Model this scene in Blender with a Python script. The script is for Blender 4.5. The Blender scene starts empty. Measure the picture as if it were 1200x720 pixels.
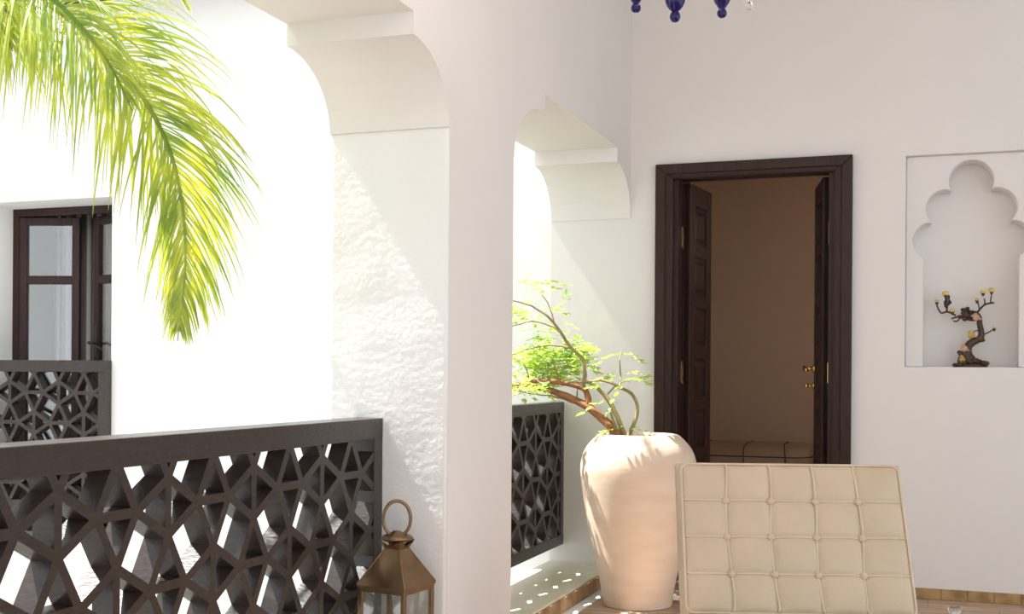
import bpy, bmesh, math, random
from mathutils import Vector, Matrix, noise
random.seed(7)
PI = math.pi
C = bpy.context.scene.collection
S = bpy.context.scene

# ------------------------------------------------------------------ camera, sky, sun, exposure
YAW = math.radians(19.5); ROLL = 0.007; FPX = 1382.0; CAM_Z = 1.05; HV = 437.0
cam_d = bpy.data.cameras.new('camera'); cam = bpy.data.objects.new('camera', cam_d); C.objects.link(cam)
cam_d.sensor_width = 36; cam_d.lens = 36*FPX/1200; cam_d.shift_y = (HV-360)/1200
cam_d.clip_start = 0.05
cam.matrix_world = Matrix.Translation((0,0,CAM_Z)) @ Matrix.Rotation(YAW,4,'Z') @ Matrix.Rotation(PI/2,4,'X') @ Matrix.Rotation(ROLL,4,'Z')
S.camera = cam
Fw = Vector((-math.sin(YAW), math.cos(YAW), 0)); Rt = Vector((math.cos(YAW), math.sin(YAW), 0))
def P(u, v, d):
    """world point seen at photo pixel (u, v) at forward distance d"""
    a, b = u-600, v-HV
    x = a*math.cos(ROLL)+b*math.sin(ROLL); y = -a*math.sin(ROLL)+b*math.cos(ROLL)
    return Vector((0,0,CAM_Z)) + Fw*d + Rt*(x/FPX*d) - Vector((0,0,1))*(y/FPX*d)

W = bpy.data.worlds.new('sky'); S.world = W; W.use_nodes = True
bg = W.node_tree.nodes['Background']; bg.inputs[0].default_value = (0.90,0.95,1.0,1); bg.inputs[1].default_value = 1.85
sun_d = bpy.data.lights.new('sun', 'SUN'); sun = bpy.data.objects.new('sun', sun_d); C.objects.link(sun)
sun_d.energy = 15.0; sun_d.angle = math.radians(0.6); sun_d.color = (1.0,0.975,0.94)
sun.rotation_euler = Vector((-1,-0.045,1.72)).to_track_quat('Z','Y').to_euler()
S.view_settings.view_transform = 'Standard'; S.view_settings.look = 'None'
S.view_settings.gamma = 1; S.view_settings.use_curve_mapping = False; S.view_settings.exposure = -0.14

# ------------------------------------------------------------------ materials
def mat(name, col, rough=0.6, metal=0.0, bump=0.0, bscale=30, var=0.0, vscale=4, spec=0.5, coat=0.0, stretch=(1,1,1), dirt=None):
    m = bpy.data.materials.new(name); m.use_nodes = True
    n = m.node_tree.nodes; l = m.node_tree.links; b = n['Principled BSDF']
    b.inputs['Base Color'].default_value = (*col,1); b.inputs['Roughness'].default_value = rough
    b.inputs['Metallic'].default_value = metal; b.inputs['Specular IOR Level'].default_value = spec
    b.inputs['Coat Weight'].default_value = coat
    tc = n.new('ShaderNodeTexCoord'); mp = n.new('ShaderNodeMapping'); mp.inputs['Scale'].default_value = stretch
    l.new(tc.outputs['Object'], mp.inputs['Vector'])
    if var or dirt:
        t = n.new('ShaderNodeTexNoise'); t.inputs['Scale'].default_value = vscale; t.inputs['Detail'].default_value = 6
        l.new(mp.outputs[0], t.inputs['Vector'])
        r = n.new('ShaderNodeValToRGB'); r.color_ramp.elements[0].position = 0.3; r.color_ramp.elements[1].position = 0.7
        c2 = dirt if dirt else tuple(max(0,c*(1-var)) for c in col)
        c1 = col if dirt else tuple(min(1,c*(1+var*0.6)) for c in col)
        r.color_ramp.elements[0].color = (*c2,1); r.color_ramp.elements[1].color = (*c1,1)
        l.new(t.outputs['Fac'], r.inputs['Fac']); l.new(r.outputs['Color'], b.inputs['Base Color'])
    if bump:
        t2 = n.new('ShaderNodeTexNoise'); t2.inputs['Scale'].default_value = bscale; t2.inputs['Detail'].default_value = 5
        l.new(mp.outputs[0], t2.inputs['Vector'])
        bp = n.new('ShaderNodeBump'); bp.inputs['Strength'].default_value = bump; bp.inputs['Distance'].default_value = 0.01
        l.new(t2.outputs['Fac'], bp.inputs['Height']); l.new(bp.outputs[0], b.inputs['Normal'])
    return m
def glassy(name, tint=(1,1,1), refl=0.12, rough=0.02, base=0.0):
    m = bpy.data.materials.new(name); m.use_nodes = True
    n = m.node_tree.nodes; l = m.node_tree.links; n.clear()
    o = n.new('ShaderNodeOutputMaterial'); mx = n.new('ShaderNodeMixShader'); t = n.new('ShaderNodeBsdfTransparent'); g = n.new('ShaderNodeBsdfGlossy')
    lw = n.new('ShaderNodeLayerWeight'); lw.inputs['Blend'].default_value = refl
    t.inputs[0].default_value = (*tint,1); g.inputs['Roughness'].default_value = rough
    ad = n.new('ShaderNodeMath'); ad.operation = 'ADD'; ad.use_clamp = True; ad.inputs[1].default_value = base; pw = n.new('ShaderNodeMath'); pw.operation = 'POWER'; pw.inputs[1].default_value = 4.0; lw.inputs['Blend'].default_value = 0.5; l.new(lw.outputs['Facing'], pw.inputs[0]); l.new(pw.outputs[0], ad.inputs[0]); l.new(ad.outputs[0], mx.inputs[0]); l.new(t.outputs[0], mx.inputs[1]); l.new(g.outputs[0], mx.inputs[2]); l.new(mx.outputs[0], o.inputs[0])
    return m
def leafy(name, col, tcol, mixf=0.5, var=0.5, vscale=9):
    m = bpy.data.materials.new(name); m.use_nodes = True
    n = m.node_tree.nodes; l = m.node_tree.links; n.clear()
    o = n.new('ShaderNodeOutputMaterial'); mx = n.new('ShaderNodeMixShader'); mx.inputs[0].default_value = mixf
    b = n.new('ShaderNodeBsdfPrincipled'); b.inputs['Roughness'].default_value = 0.38
    t = n.new('ShaderNodeBsdfTranslucent')
    tc = n.new('ShaderNodeTexCoord'); nz = n.new('ShaderNodeTexNoise'); nz.inputs['Scale'].default_value = vscale
    l.new(tc.outputs['Object'], nz.inputs['Vector'])
    for c, dst in ((col, b.inputs['Base Color']), (tcol, t.inputs[0])):
        r = n.new('ShaderNodeValToRGB'); r.color_ramp.elements[0].position = .35; r.color_ramp.elements[1].position = .65
        r.color_ramp.elements[0].color = (c[0]*(1-var),c[1]*(1-var*.7),c[2]*(1-var*.6),1); r.color_ramp.elements[1].color = (*c,1)
        l.new(nz.outputs['Fac'], r.inputs['Fac']); l.new(r.outputs['Color'], dst)
    l.new(b.outputs[0], mx.inputs[1]); l.new(t.outputs[0], mx.inputs[2]); l.new(mx.outputs[0], o.inputs[0])
    return m
M = {}
M['wall'] = mat('warm_white_plaster', (0.80,0.770,0.750), 0.85, bump=0.10, bscale=14, var=0.02, vscale=2, spec=0.2)
M['rough_wall'] = mat('rough_lime_plaster', (0.84,0.84,0.83), 0.9, bump=0.16, bscale=70, var=0.03, vscale=3, spec=0.2)
M['court'] = mat('courtyard_whitewash', (0.86,0.86,0.85), 0.85, bump=0.08, bscale=10, spec=0.2)
M['room'] = mat('warm_beige_plaster', (0.74,0.60,0.50), 0.9, bump=0.06, bscale=12, spec=0.2)
M['ceil'] = mat('ceiling_plaster', (0.78,0.75,0.72), 0.9)
M['sill'] = mat('greenish_limestone', (0.87,0.84,0.71), 0.35, bump=0.05, bscale=25, dirt=(0.80,0.75,0.57), vscale=5)
M['basetile'] = None
M['court_floor'] = mat('courtyard_paving', (0.62,0.58,0.52), 0.7)
M['wood'] = mat('dark_walnut', (0.034,0.014,0.012), 0.42, spec=0.3, bump=0.10, bscale=40, var=0.45, vscale=14, stretch=(6,6,.6))
M['rail'] = mat('dark_painted_wood', (0.034,0.023,0.020), 0.30, bump=0.12, bscale=60, var=0.35, vscale=25, stretch=(1,1,3))
M['brass'] = mat('polished_brass', (0.78,0.53,0.17), 0.22, 1.0)
M['oldbrass'] = mat('aged_brass', (0.27,0.175,0.10), 0.38, 1.0, bump=0.06, bscale=40, var=0.35, vscale=8)
M['chrome'] = mat('chrome', (0.85,0.85,0.87), 0.08, 1.0)
M['leather'] = mat('tan_leather', (0.58,0.46,0.33), 0.45, bump=0.12, bscale=140, var=0.06, vscale=6)
M['piping'] = mat('tan_piping', (0.64,0.53,0.39), 0.45, var=0.10, vscale=9)
M['pouf'] = mat('brown_leather', (0.45,0.34,0.25), 0.45, bump=0.1, bscale=90)
M['seam'] = mat('dark_seam', (0.10,0.07,0.05), 0.7)
M['clay'] = mat('pale_terracotta', (0.80,0.66,0.53), 0.65, bump=0.10, bscale=18, dirt=(0.75,0.57,0.43), vscale=7, stretch=(1,1,3))
M['soil'] = mat('soil', (0.09,0.06,0.04), 0.95, bump=0.8, bscale=60)
M['bark'] = mat('reddish_bark', (0.34,0.14,0.065), 0.75, bump=0.5, bscale=50, var=0.4, vscale=20)
M['twig'] = mat('olive_stem', (0.33,0.27,0.13), 0.7, var=0.3, vscale=20)
M['leaf'] = leafy('fresh_leaf', (0.55,0.70,0.15), (0.80,0.92,0.17), 0.5)
M['palm'] = leafy('palm_leaf', (0.40,0.50,0.10), (0.82,0.78,0.07), 0.5, 0.55, 7)
M['rachis'] = mat('palm_rachis', (0.45,0.50,0.16), 0.5)
M['trunk'] = mat('palm_trunk', (0.25,0.18,0.11), 0.9, bump=1.0, bscale=14, stretch=(1,1,4), var=0.4)
M['bronze'] = mat('dark_bronze', (0.075,0.045,0.026), 0.45, 0.35, bump=0.5, bscale=70, var=0.4, vscale=40)
M['petal'] = mat('yellow_stone_petals', (0.72,0.55,0.20), 0.4, var=0.3, vscale=60)
M['birdstone'] = mat('pink_cream_stone', (0.56,0.36,0.25), 0.4, var=0.25, vscale=60)
M['goldstone'] = mat('ochre_stone', (0.55,0.36,0.12), 0.4, var=0.3, vscale=60)
M['pane'] = glassy('clear_pane', (0.93,0.95,0.96), 0.22, 0.02, 0.22)
M['lantern_glass'] = glassy('lantern_glass', (0.94,0.96,0.95), 0.30, 0.05, 0.14)
M['curtain'] = mat('striped_linen', (0.60,0.55,0.50), 0.9)
M['black'] = mat('black_iron', (0.02,0.02,0.022), 0.4)
M['candle'] = mat('ivory_wax', (0.85,0.78,0.62), 0.5)
M['eave'] = mat('dark_eave_wood', (0.05,0.035,0.03), 0.6)
M['glaze'] = mat('green_glazed_tile', (0.03,0.16,0.09), 0.2)
def glass(name, col, ior=1.45):
    m = bpy.data.materials.new(name); m.use_nodes = True; b = m.node_tree.nodes['Principled BSDF']
    b.inputs['Base Color'].default_value = (*col,1); b.inputs['Transmission Weight'].default_value = 1.0
    b.inputs['Roughness'].default_value = 0.03; b.inputs['IOR'].default_value = ior
    return m
M['added_bulb'] = mat('added_bulb_glow', (1,.9,.75), .4); M['added_bulb'].node_tree.nodes['Principled BSDF'].inputs['Emission Color'].default_value = (1,.8,.55,1); M['added_bulb'].node_tree.nodes['Principled BSDF'].inputs['Emission Strength'].default_value = 8  # glow for the added, unseen bulbs of chandelier and room lamp
M['blue'] = mat('cobalt_glass', (0.007,0.002,0.085), 0.05, spec=0.45)
M['clear'] = glass('clear_glass', (0.97,0.97,0.97))
def tiles(name, c1, c2, cm, sx, sy, rough=0.5, streak=0.0, axes='XY'):
    m = bpy.data.materials.new(name); m.use_nodes = True
    n = m.node_tree.nodes; l = m.node_tree.links; b = n['Principled BSDF']; b.inputs['Roughness'].default_value = rough
    tc = n.new('ShaderNodeTexCoord'); sp = n.new('ShaderNodeSeparateXYZ'); cb = n.new('ShaderNodeCombineXYZ')
    l.new(tc.outputs['Object'], sp.inputs[0]); l.new(sp.outputs[axes[0]], cb.inputs[0]); l.new(sp.outputs[axes[1]], cb.inputs[1])
    br = n.new('ShaderNodeTexBrick'); br.inputs['Scale'].default_value = 1; br.inputs['Brick Width'].default_value = sx; br.inputs['Row Height'].default_value = sy
    br.inputs['Mortar Size'].default_value = 0.0025; br.inputs['Color1'].default_value = (*c1,1); br.inputs['Color2'].default_value = (*c2,1); br.inputs['Mortar'].default_value = (*cm,1)
    br.offset = 0.5
    l.new(cb.outputs[0], br.inputs['Vector'])
    nz = n.new('ShaderNodeTexNoise'); nz.inputs['Scale'].default_value = 3.5; nz.inputs['Detail'].default_value = 8
    mp = n.new('ShaderNodeMapping'); mp.inputs['Scale'].default_value = (0.8,7,1) if streak else (4,4,4); l.new(tc.outputs['Object'], mp.inputs[0]); l.new(mp.outputs[0], nz.inputs['Vector'])
    mx = n.new('ShaderNodeMix'); mx.data_type = 'RGBA'; mx.blend_type = 'MULTIPLY'; mx.inputs[0].default_value = 0.9
    r = n.new('ShaderNodeValToRGB'); r.color_ramp.elements[0].position = .35; r.color_ramp.elements[1].position = .65
    r.color_ramp.elements[0].color = (.62,.55,.50,1); r.color_ramp.elements[1].color = (1.15,1.15,1.15,1)
    l.new(nz.outputs['Fac'], r.inputs[0]); l.new(br.outputs['Color'], mx.inputs[6]); l.new(r.outputs['Color'], mx.inputs[7]); l.new(mx.outputs[2], b.inputs['Base Color'])
    return m
M['floor'] = tiles('streaked_travertine_tiles', (0.56,0.40,0.30), (0.50,0.36,0.26), (0.34,0.24,0.17), 0.6, 0.3, 0.4, 1)
M['base_y'] = tiles('tan_skirting_tiles', (0.42,0.27,0.11), (0.34,0.20,0.09), (0.22,0.13,0.06), 0.115, 0.5, 0.55, 0, 'XZ')
M['base_x'] = tiles('tan_riser_tiles', (0.50,0.31,0.15), (0.40,0.24,0.11), (0.26,0.16,0.08), 0.115, 0.5, 0.55, 0, 'YZ')

# ------------------------------------------------------------------ mesh helpers
class MB:
    def __init__(s): s.v = []; s.f = []; s.sm = []
    def add(s, vs, fs, smooth=False):
        k = len(s.v); s.v += [Vector(p) for p in vs]; s.f += [tuple(i+k for i in f) for f in fs]; s.sm += [smooth]*len(fs); return s
    def box(s, x0, x1, y0, y1, z0, z1, b=0.0, T=None):
        x0,x1 = min(x0,x1),max(x0,x1); y0,y1 = min(y0,y1),max(y0,y1); z0,z1 = min(z0,z1),max(z0,z1)
        if b <= 0:
            vs = [(x,y,z) for x in (x0,x1) for y in (y0,y1) for z in (z0,z1)]
            fs = [(0,1,3,2),(4,6,7,5),(0,4,5,1),(2,3,7,6),(0,2,6,4),(1,5,7,3)]
        else:
            bm = bmesh.new(); bmesh.ops.create_cube(bm, size=1)
            for v in bm.verts: v.co = Vector(((x0+x1)/2+v.co.x*(x1-x0), (y0+y1)/2+v.co.y*(y1-y0), (z0+z1)/2+v.co.z*(z1-z0)))
            bmesh.ops.bevel(bm, geom=bm.edges[:]+bm.verts[:], offset=b, segments=2, affect='EDGES', profile=0.5)
            bm.verts.index_update()
            vs = [v.co.copy() for v in bm.verts]; fs = [tuple(v.index for v in f.verts) for f in bm.faces]; bm.free()
        if T is not None: vs = [T @ Vector(p) for p in vs]
        return s.add(vs, fs)
    def tube(s, pts, rad, n=8, caps=True, flat=1.0, up=None):
        pts = [Vector(p) for p in pts]
        if not hasattr(rad, '__len__'): rad = [rad]*len(pts)
        tan = []
        for i in range(len(pts)):
            a = pts[max(0,i-1)]; b = pts[min(len(pts)-1,i+1)]; tan.append((b-a).normalized())
        u = Vector(up) if up else (Vector((0,0,1)) if abs(tan[0].z) < .9 else Vector((1,0,0)))
        vs = []; fs = []
        for i,p in enumerate(pts):
            t = tan[i]; u = (u - t*u.dot(t)); u = u.normalized() if u.length > 1e-6 else t.orthogonal().normalized()
            w = t.cross(u)
            for k in range(n):
                a = 2*PI*k/n; vs.append(p + u*(math.cos(a)*rad[i]) + w*(math.sin(a)*rad[i]*flat))
        for i in range(len(pts)-1):
            for k in range(n): fs.append((i*n+k, i*n+(k+1)%n, (i+1)*n+(k+1)%n, (i+1)*n+k))
        if caps: fs.append(tuple(reversed(range(n)))); fs.append(tuple(range((len(pts)-1)*n, len(pts)*n)))
        return s.add(vs, fs, True)
    def lathe(s, prof, c=(0,0,0), n=32, sm=True):
        vs = []; fs = []; m = len(prof); c = Vector(c)
        for r,z in prof:
            for k in range(n):
                a = 2*PI*k/n; vs.append(c+Vector((max(r,1e-4)*math.cos(a), max(r,1e-4)*math.sin(a), z)))
        for i in range(m-1):
            for k in range(n): fs.append((i*n+k, i*n+(k+1)%n, (i+1)*n+(k+1)%n, (i+1)*n+k))
        fs.append(tuple(reversed(range(n)))); fs.append(tuple(range((m-1)*n, m*n)))
        return s.add(vs, fs, sm)
    def prism(s, poly, axis, a, b):
        """2D outline extruded along axis; outline given in the two other axes, in order"""
        def mk(p, t): return {'X':(t,p[0],p[1]), 'Y':(p[0],t,p[1]), 'Z':(p[0],p[1],t)}[axis]
        n = len(poly)
        vs = [mk(p,a) for p in poly]+[mk(p,b) for p in poly]
        fs = [tuple(range(n)), tuple(range(2*n-1,n-1,-1))]+[(i,i+n,(i+1)%n+n,(i+1)%n) for i in range(n)]
        return s.add(vs, fs)
    def ball(s, c, r, sx=1, sy=1, sz=1, n=10):
        c = Vector(c); prof = [(math.sin(PI*i/n)*r, -math.cos(PI*i/n)*r) for i in range(n+1)]
        k = len(s.v); s.lathe(prof, (0,0,0), n+4)
        for i in range(k, len(s.v)): p = s.v[i]; s.v[i] = Vector((p.x*sx,p.y*sy,p.z*sz))+c
        return s
    def build(s, name, m, parent=None, T=None, tri=False, autosmooth=True, bevel=0):
        me = bpy.data.meshes.new(name); bm = bmesh.new()
        vv = [bm.verts.new(T @ p if T is not None else p) for p in s.v]
        for f,smo in zip(s.f, s.sm):
            try: ff = bm.faces.new([vv[i] for i in f]); ff.smooth = smo
            except ValueError: pass
        bmesh.ops.recalc_face_normals(bm, faces=bm.faces[:])
        if tri: bmesh.ops.triangulate(bm, faces=[f for f in bm.faces if len(f.verts) > 4])
        bm.to_mesh(me); bm.free()
        o = bpy.data.objects.new(name, me); C.objects.link(o)
        if m: me.materials.append(m)
        if parent: o.parent = parent
        if bevel:
            md = o.modifiers.new('bevel','BEVEL'); md.width = bevel; md.segments = 2; md.limit_method = 'ANGLE'
        return o
def tag(o, label=None, cat=None, group=None, kind=None):
    if label: o['label'] = label
    if cat: o['category'] = cat
    if group: o['group'] = group
    if kind: o['kind'] = kind
    return o
def thing(name, label, cat, loc=(0,0,0), rz=0, group=None, kind=None):
    o = bpy.data.objects.new(name, None); C.objects.link(o); o.location = loc; o.rotation_euler = (0,0,rz); o.empty_display_size = .1
    bpy.context.view_layer.update()
    return tag(o, label, cat, group, kind)
def smooth_path(pts, n=6):
    pts = [Vector(p) for p in pts]; out = []
    for i in range(len(pts)-1):
        p0 = pts[max(0,i-1)]; p1 = pts[i]; p2 = pts[i+1]; p3 = pts[min(len(pts)-1,i+2)]
        for k in range(n):
            t = k/n; out.append(0.5*((2*p1)+(p2-p0)*t+(2*p0-5*p1+4*p2-p3)*t*t+(3*p1-p0-3*p2+p3)*t**3))
    out.append(pts[-1]); return out
def interp(vals, n): return [vals[int(min(i,len(vals)-1.0001))]*(1-(min(i,len(vals)-1.0001)%1))+vals[min(len(vals)-1,int(min(i,len(vals)-1.0001))+1)]*(min(i,len(vals)-1.0001)%1) for i in [k*(len(vals)-1)/(n-1) for k in range(n)]]

# ------------------------------------------------------------------ the setting
XA, XO, YB = -1.444, -1.87, 5.88      # gallery face and courtyard face of the arcade wall, face of the back wall
CEIL = 3.1
def holed_wall(name, m, xs, zs, holes, y0, y1, label):
    mb = bmesh.new(); cache = {}
    def vert(x,z):
        if (x,z) not in cache: cache[(x,z)] = mb.verts.new((x,y0,z))
        return cache[(x,z)]
    fs = []
    for i in range(len(xs)-1):
        for j in range(len(zs)-1):
            cx, cz = (xs[i]+xs[i+1])/2, (zs[j]+zs[j+1])/2
            if any(h[0] < cx < h[1] and h[2] < cz < h[3] for h in holes): continue
            fs.append(mb.faces.new([vert(xs[i],zs[j]),vert(xs[i+1],zs[j]),vert(xs[i+1],zs[j+1]),vert(xs[i],zs[j+1])]))
    r = bmesh.ops.extrude_face_region(mb, geom=fs)
    for g in r['geom']:
        if isinstance(g, bmesh.types.BMVert): g.co.y = y1
    bmesh.ops.recalc_face_normals(mb, faces=mb.faces[:])
    me = bpy.data.meshes.new(name); mb.to_mesh(me); mb.free(); me.materials.append(m)
    o = bpy.data.objects.new(name, me); C.objects.link(o)
    return tag(o, label, 'wall', None, 'structure')
DOOR = (-1.226,-0.438,0.0,2.085); NICHE = (-0.112,0.468,1.09,2.09); WIN = (-5.65,-4.64,0.0,2.093)
holed_wall('wall_back', M['wall'], [XO,-1.226,-.438,-.112,.468,2.6], [0,1.09,2.085,2.09,CEIL+.3], [DOOR,NICHE], YB, YB+.32, 'white plaster back wall with the dark double door and niche')
holed_wall('wall_courtyard', M['court'], [-7,-5.65,-4.64,XO], [-3.2,0,2.093,6.0], [WIN], YB, YB+.32, 'bright whitewashed courtyard wall with the casement window')
for i,(n,x0,x1,y0,y1,z0,z1,mt,lb,ct) in enumerate([
    ('floor',XA,2.6,-2.0,YB,-.25,0,M['floor'],'streaked beige brown tiled gallery floor','floor'),
    ('ceiling',XO,2.6,-2.0,YB,CEIL,CEIL+.25,M['ceil'],'white ceiling over the covered gallery','ceiling'),
    ('wall_right',2.6,2.8,5.0,YB+.32,-.25,CEIL+.25,M['wall'],'plain white wall along the right side of the gallery','wall'),
    ('wall_opposite',-7.2,-7,-5,YB+.32,-3.2,4.6,M['court'],'whitewashed far side of the courtyard','wall'),
    ('ground',-7,XA,-5,YB,-3.4,-3.2,M['court_floor'],'pale courtyard paving one storey down','ground'),
    ('wall_below',XO,XA,-2,YB,-3.2,0,M['court'],'white courtyard wall under the gallery','wall')]):
    tag(MB().box(x0,x1,y0,y1,z0,z1).build(n, mt), lb, ct, None, 'structure')
# arcade wall: one outline with lobed arches
def cove(ya, yb, zs, zc, n=14):
    """quarter round from springing (ya, zs) up to cusp (yb, zc)"""
    return [(yb+(ya-yb)*math.cos(t*PI/2/n), zs+(zc-zs)*math.sin(t*PI/2/n)) for t in range(n+1)]
ZS, ZC, ZT = 1.832, 2.05, 2.118
def arch(y0, y1, w0, w1, lip=0.006, zs=ZS, zc=ZC, zt=ZT):
    """outline along the opening from its near jamb (y0) up and over to its far jamb (y1)"""
    o = [(y0,0),(y0,zs),(y0+lip,zs)]
    o += cove(y0+lip, y0+w0, zs, zc); o += [(y0+w0,zt),(y1-w1,zt)]
    o += list(reversed(cove(y1-lip, y1-w1, zs, zc))); o += [(y1-lip,zs),(y1,zs)] if y1 < YB else [(y1,zs)]
    if y1 < YB: o.append((y1,0))
    return o
out = [(-2.0,0)] + arch(-1.55,0.2,.285,.285) + arch(0.85,3.47,.285,.285) + arch(4.08,YB,.37,.285,zs=1.842,zc=2.085,zt=2.155) + [(YB,CEIL+.25),(-2.0,CEIL+.25)]
tag(MB().prism(out,'X',XO,XA).build('wall_arcade', M['wall'], tri=True), 'white arcade wall with lobed arches open to the courtyard', 'wall', None, 'structure')
# rough render skin on the sunny reveal of the middle pier, a few millimetres proud
g = MB(); NX, NZ = 90, 360
for side in (0,):
    vs = []; fs = []
    for j in range(NZ+1):
        for i in range(NX+1):
            x = XO+.002+(XA-XO-.004)*i/NX; z = 0.07+(ZS-.072)*j/NZ
            e = min(i,NX-i,j,NZ-j)/2.0; e = min(1,e)
            d = .0014*noise.noise((x*6,z*9,1.3))+.0004*noise.noise((x*34,z*46,4))+.0003*noise.noise((x*110,z*90,9))
            vs.append((x, 3.47-.0005-e*max(0,.0042+d), z))
    for j in range(NZ):
        for i in range(NX): a = j*(NX+1)+i; fs.append((a,a+1,a+NX+2,a+NX+1))
    g.add(vs, fs, True)
tag(g.build('wall_reveal', M['rough_wall']), 'rough lime rendered reveal of the arcade pier', 'wall', None, 'structure')
# sills of the openings (stone slab with tile riser)
n = 0
for (y0,y1,xe) in ((4.08,YB,-1.515),(0.85,3.4695,XA),(-1.55,0.2,XA)):
    n += 1
    lb = ['pale stone sill under the far arch beside the clay pot','pale stone sill under the near arch below the lantern','pale stone sill under the arch behind the viewer'][n-1]
    tag(MB().box(XO,xe,y0+.001,y1-.001,0.0,0.07,b=.004).build('trim_%d'%n, M['sill']), lb, 'sill', None, 'structure')
tag(MB().box(-1.5149,-1.503,4.09,YB-.001,0.001,0.062).build('trim_4', M['base_x']), 'tan tile riser edging the stone sill', 'trim', None, 'structure')
tag(MB().box(XO+.001,-1.5155,4.081,YB-.002,-.2,0.0).build('trim_5', M['sill']), 'stone bed under the far sill', 'trim', None, 'structure')
tag(MB().box(XA,-1.312,YB-.012,YB-.0005,0,.05).build('baseboard_left', M['base_y']), 'short tan tile skirting left of the door', 'baseboard', None, 'structure')
tag(MB().box(-.352,2.6,YB-.012,YB-.0005,0,.05).build('baseboard_back', M['base_y']), 'tan tile skirting right of the door', 'baseboard', None, 'structure')
# eave over the courtyard wall
ev = thing('trim_6', 'dark eave along the top of the courtyard wall', 'eave', (-4.4,YB,3.27), 0, None, 'structure')
MB().box(-2.6,1.4,-.30,-.001,0,.06,b=.005).build('soffit_board', M['eave'], ev)
t = MB()
for k in range(26): t.tube([(-2.52+k*.15,-.36,.075),(-2.52+k*.15,-.001,.24)], .07, 10)
t.build('glazed_tiles', M['glaze'], ev)
# niche: shallow rectangular recess with a deeper lobed recess inside
cx = 0.178; NB, NT = NICHE[2], NICHE[3]
def arc(c, p0, p1, n=12):
    a0 = math.atan2(p0[1]-c[1],p0[0]-c[0]); a1 = math.atan2(p1[1]-c[1],p1[0]-c[0])
    r0 = math.dist(c,p0); r1 = math.dist(c,p1)
    while a1 > a0: a1 -= 2*PI
    return [(c[0]+(r0+(r1-r0)*k/n)*math.cos(a0+(a1-a0)*k/n), c[1]+(r0+(r1-r0)*k/n)*math.sin(a0+(a1-a0)*k/n)) for k in range(n+1)]
left = [(-.210,NB),(-.210,1.61)] + arc((-.172,1.69),(-.210,1.61),(-.176,1.775)) + arc((-.108,1.845),(-.176,1.775),(-.090,1.924)) + arc((0,1.965),(-.090,1.924),(0,2.062),14)
right = [(-x,z) for x,z in reversed(left[:-1])]
foil = [(cx+x,z) for x,z in left+right]
outl = [(NICHE[0],NB)] + foil + [(NICHE[1],NB),(NICHE[1],NT),(NICHE[0],NT)]
tag(MB().prism(outl,'Y',YB+.035,YB+.17).build('wall_niche', M['wall'], tri=True, bevel=.012), 'white niche face with a stepped lobed arch cut out', 'niche', None, 'structure')
tag(MB().box(NICHE[0],NICHE[1],YB+.17,YB+.20,NB,NT).build('wall_niche_rear', M['wall']), 'plain plaster back of the lobed niche', 'niche', None, 'structure')
# room behind the door and room behind the window
def room(prefix, x0, x1, y0, y1, z1, mt, what):
    for nm,b in (('wall_%s_end'%prefix,(x0,x1,y1,y1+.1,0,z1)),('wall_%s_left'%prefix,(x0-.1,x0,y0,y1+.1,0,z1)),('wall_%s_right'%prefix,(x1,x1+.1,y0,y1+.1,0,z1)),
                 ('ceiling_%s'%prefix,(x0-.1,x1+.1,y0,y1+.1,z1,z1+.1)),('floor_%s'%prefix,(x0-.1,x1+.1,y0,y1+.1,-.1,0))):
        tag(MB().box(*b).build(nm, mt if 'floor' not in nm else M['floor']), '%s of the dim room behind the %s' % (nm.split('_')[0]+({'end':' at the end','left':' on the left','right':' on the right'}.get(nm.split('_')[-1],'')), what), nm.split('_')[0], None, 'structure')
room('bedroom', -2.6, 1.2, YB+.32, 9.15, 2.545, M['room'], 'dark double door')
room('salon', -6.9, -3.0, YB+.32, 8.6, 2.7, M['wall'], 'courtyard window')

# ------------------------------------------------------------------ the double door
dr = thing('door_1', 'dark wooden double door standing open to a dim room', 'door', (-.832,YB,0), 0, None, 'structure')
xi0, xi1, zt = DOOR[0]+.832, DOOR[1]+.832, 2.032
def frame_ring(mb, x0, x1, z1, w, y0, y1, bev=.003):
    """two stiles and a head with mitred corners, x0..x1 outer width, z1 outer top"""
    for pl in ([(x0,0),(x0+w,0),(x0+w,z1-w),(x0,z1)],[(x1,0),(x1,z1),(x1-w,z1-w),(x1-w,0)],[(x0,z1),(x0+w,z1-w),(x1-w,z1-w),(x1,z1)]):
        mb.prism(pl,'Y',y0,y1)
f = MB(); frame_ring(f, xi0-.085, xi1+.085, 2.105, .050, -.034, -.0005)
f2 = MB(); frame_ring(f2, xi0-.035, xi1+.035, 2.067, .038, -.022, -.0005); frame_ring(f2, xi0-.0365, xi1+.0365, 2.0685, .007, -.028, -.0215); frame_ring(f2, xi0-.004, xi1+.004, 2.036, .006, -.027, -.0215)
f.build('casing', M['wood'], dr, bevel=.004); f2.build('moulding', M['wood'], dr, bevel=.003)
j = MB(); j.box(xi0+.0005,xi0+.026,.0045,.318,0,2.084); j.box(xi1-.026,xi1-.0005,.0045,.318,0,2.084); j.box(xi0,xi1,-.015,.004,zt-.004,2.084); j.box(xi0+.026,xi1-.026,.10,.15,2.040,2.084)
j.build('jamb', M['wood'], dr)
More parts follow.
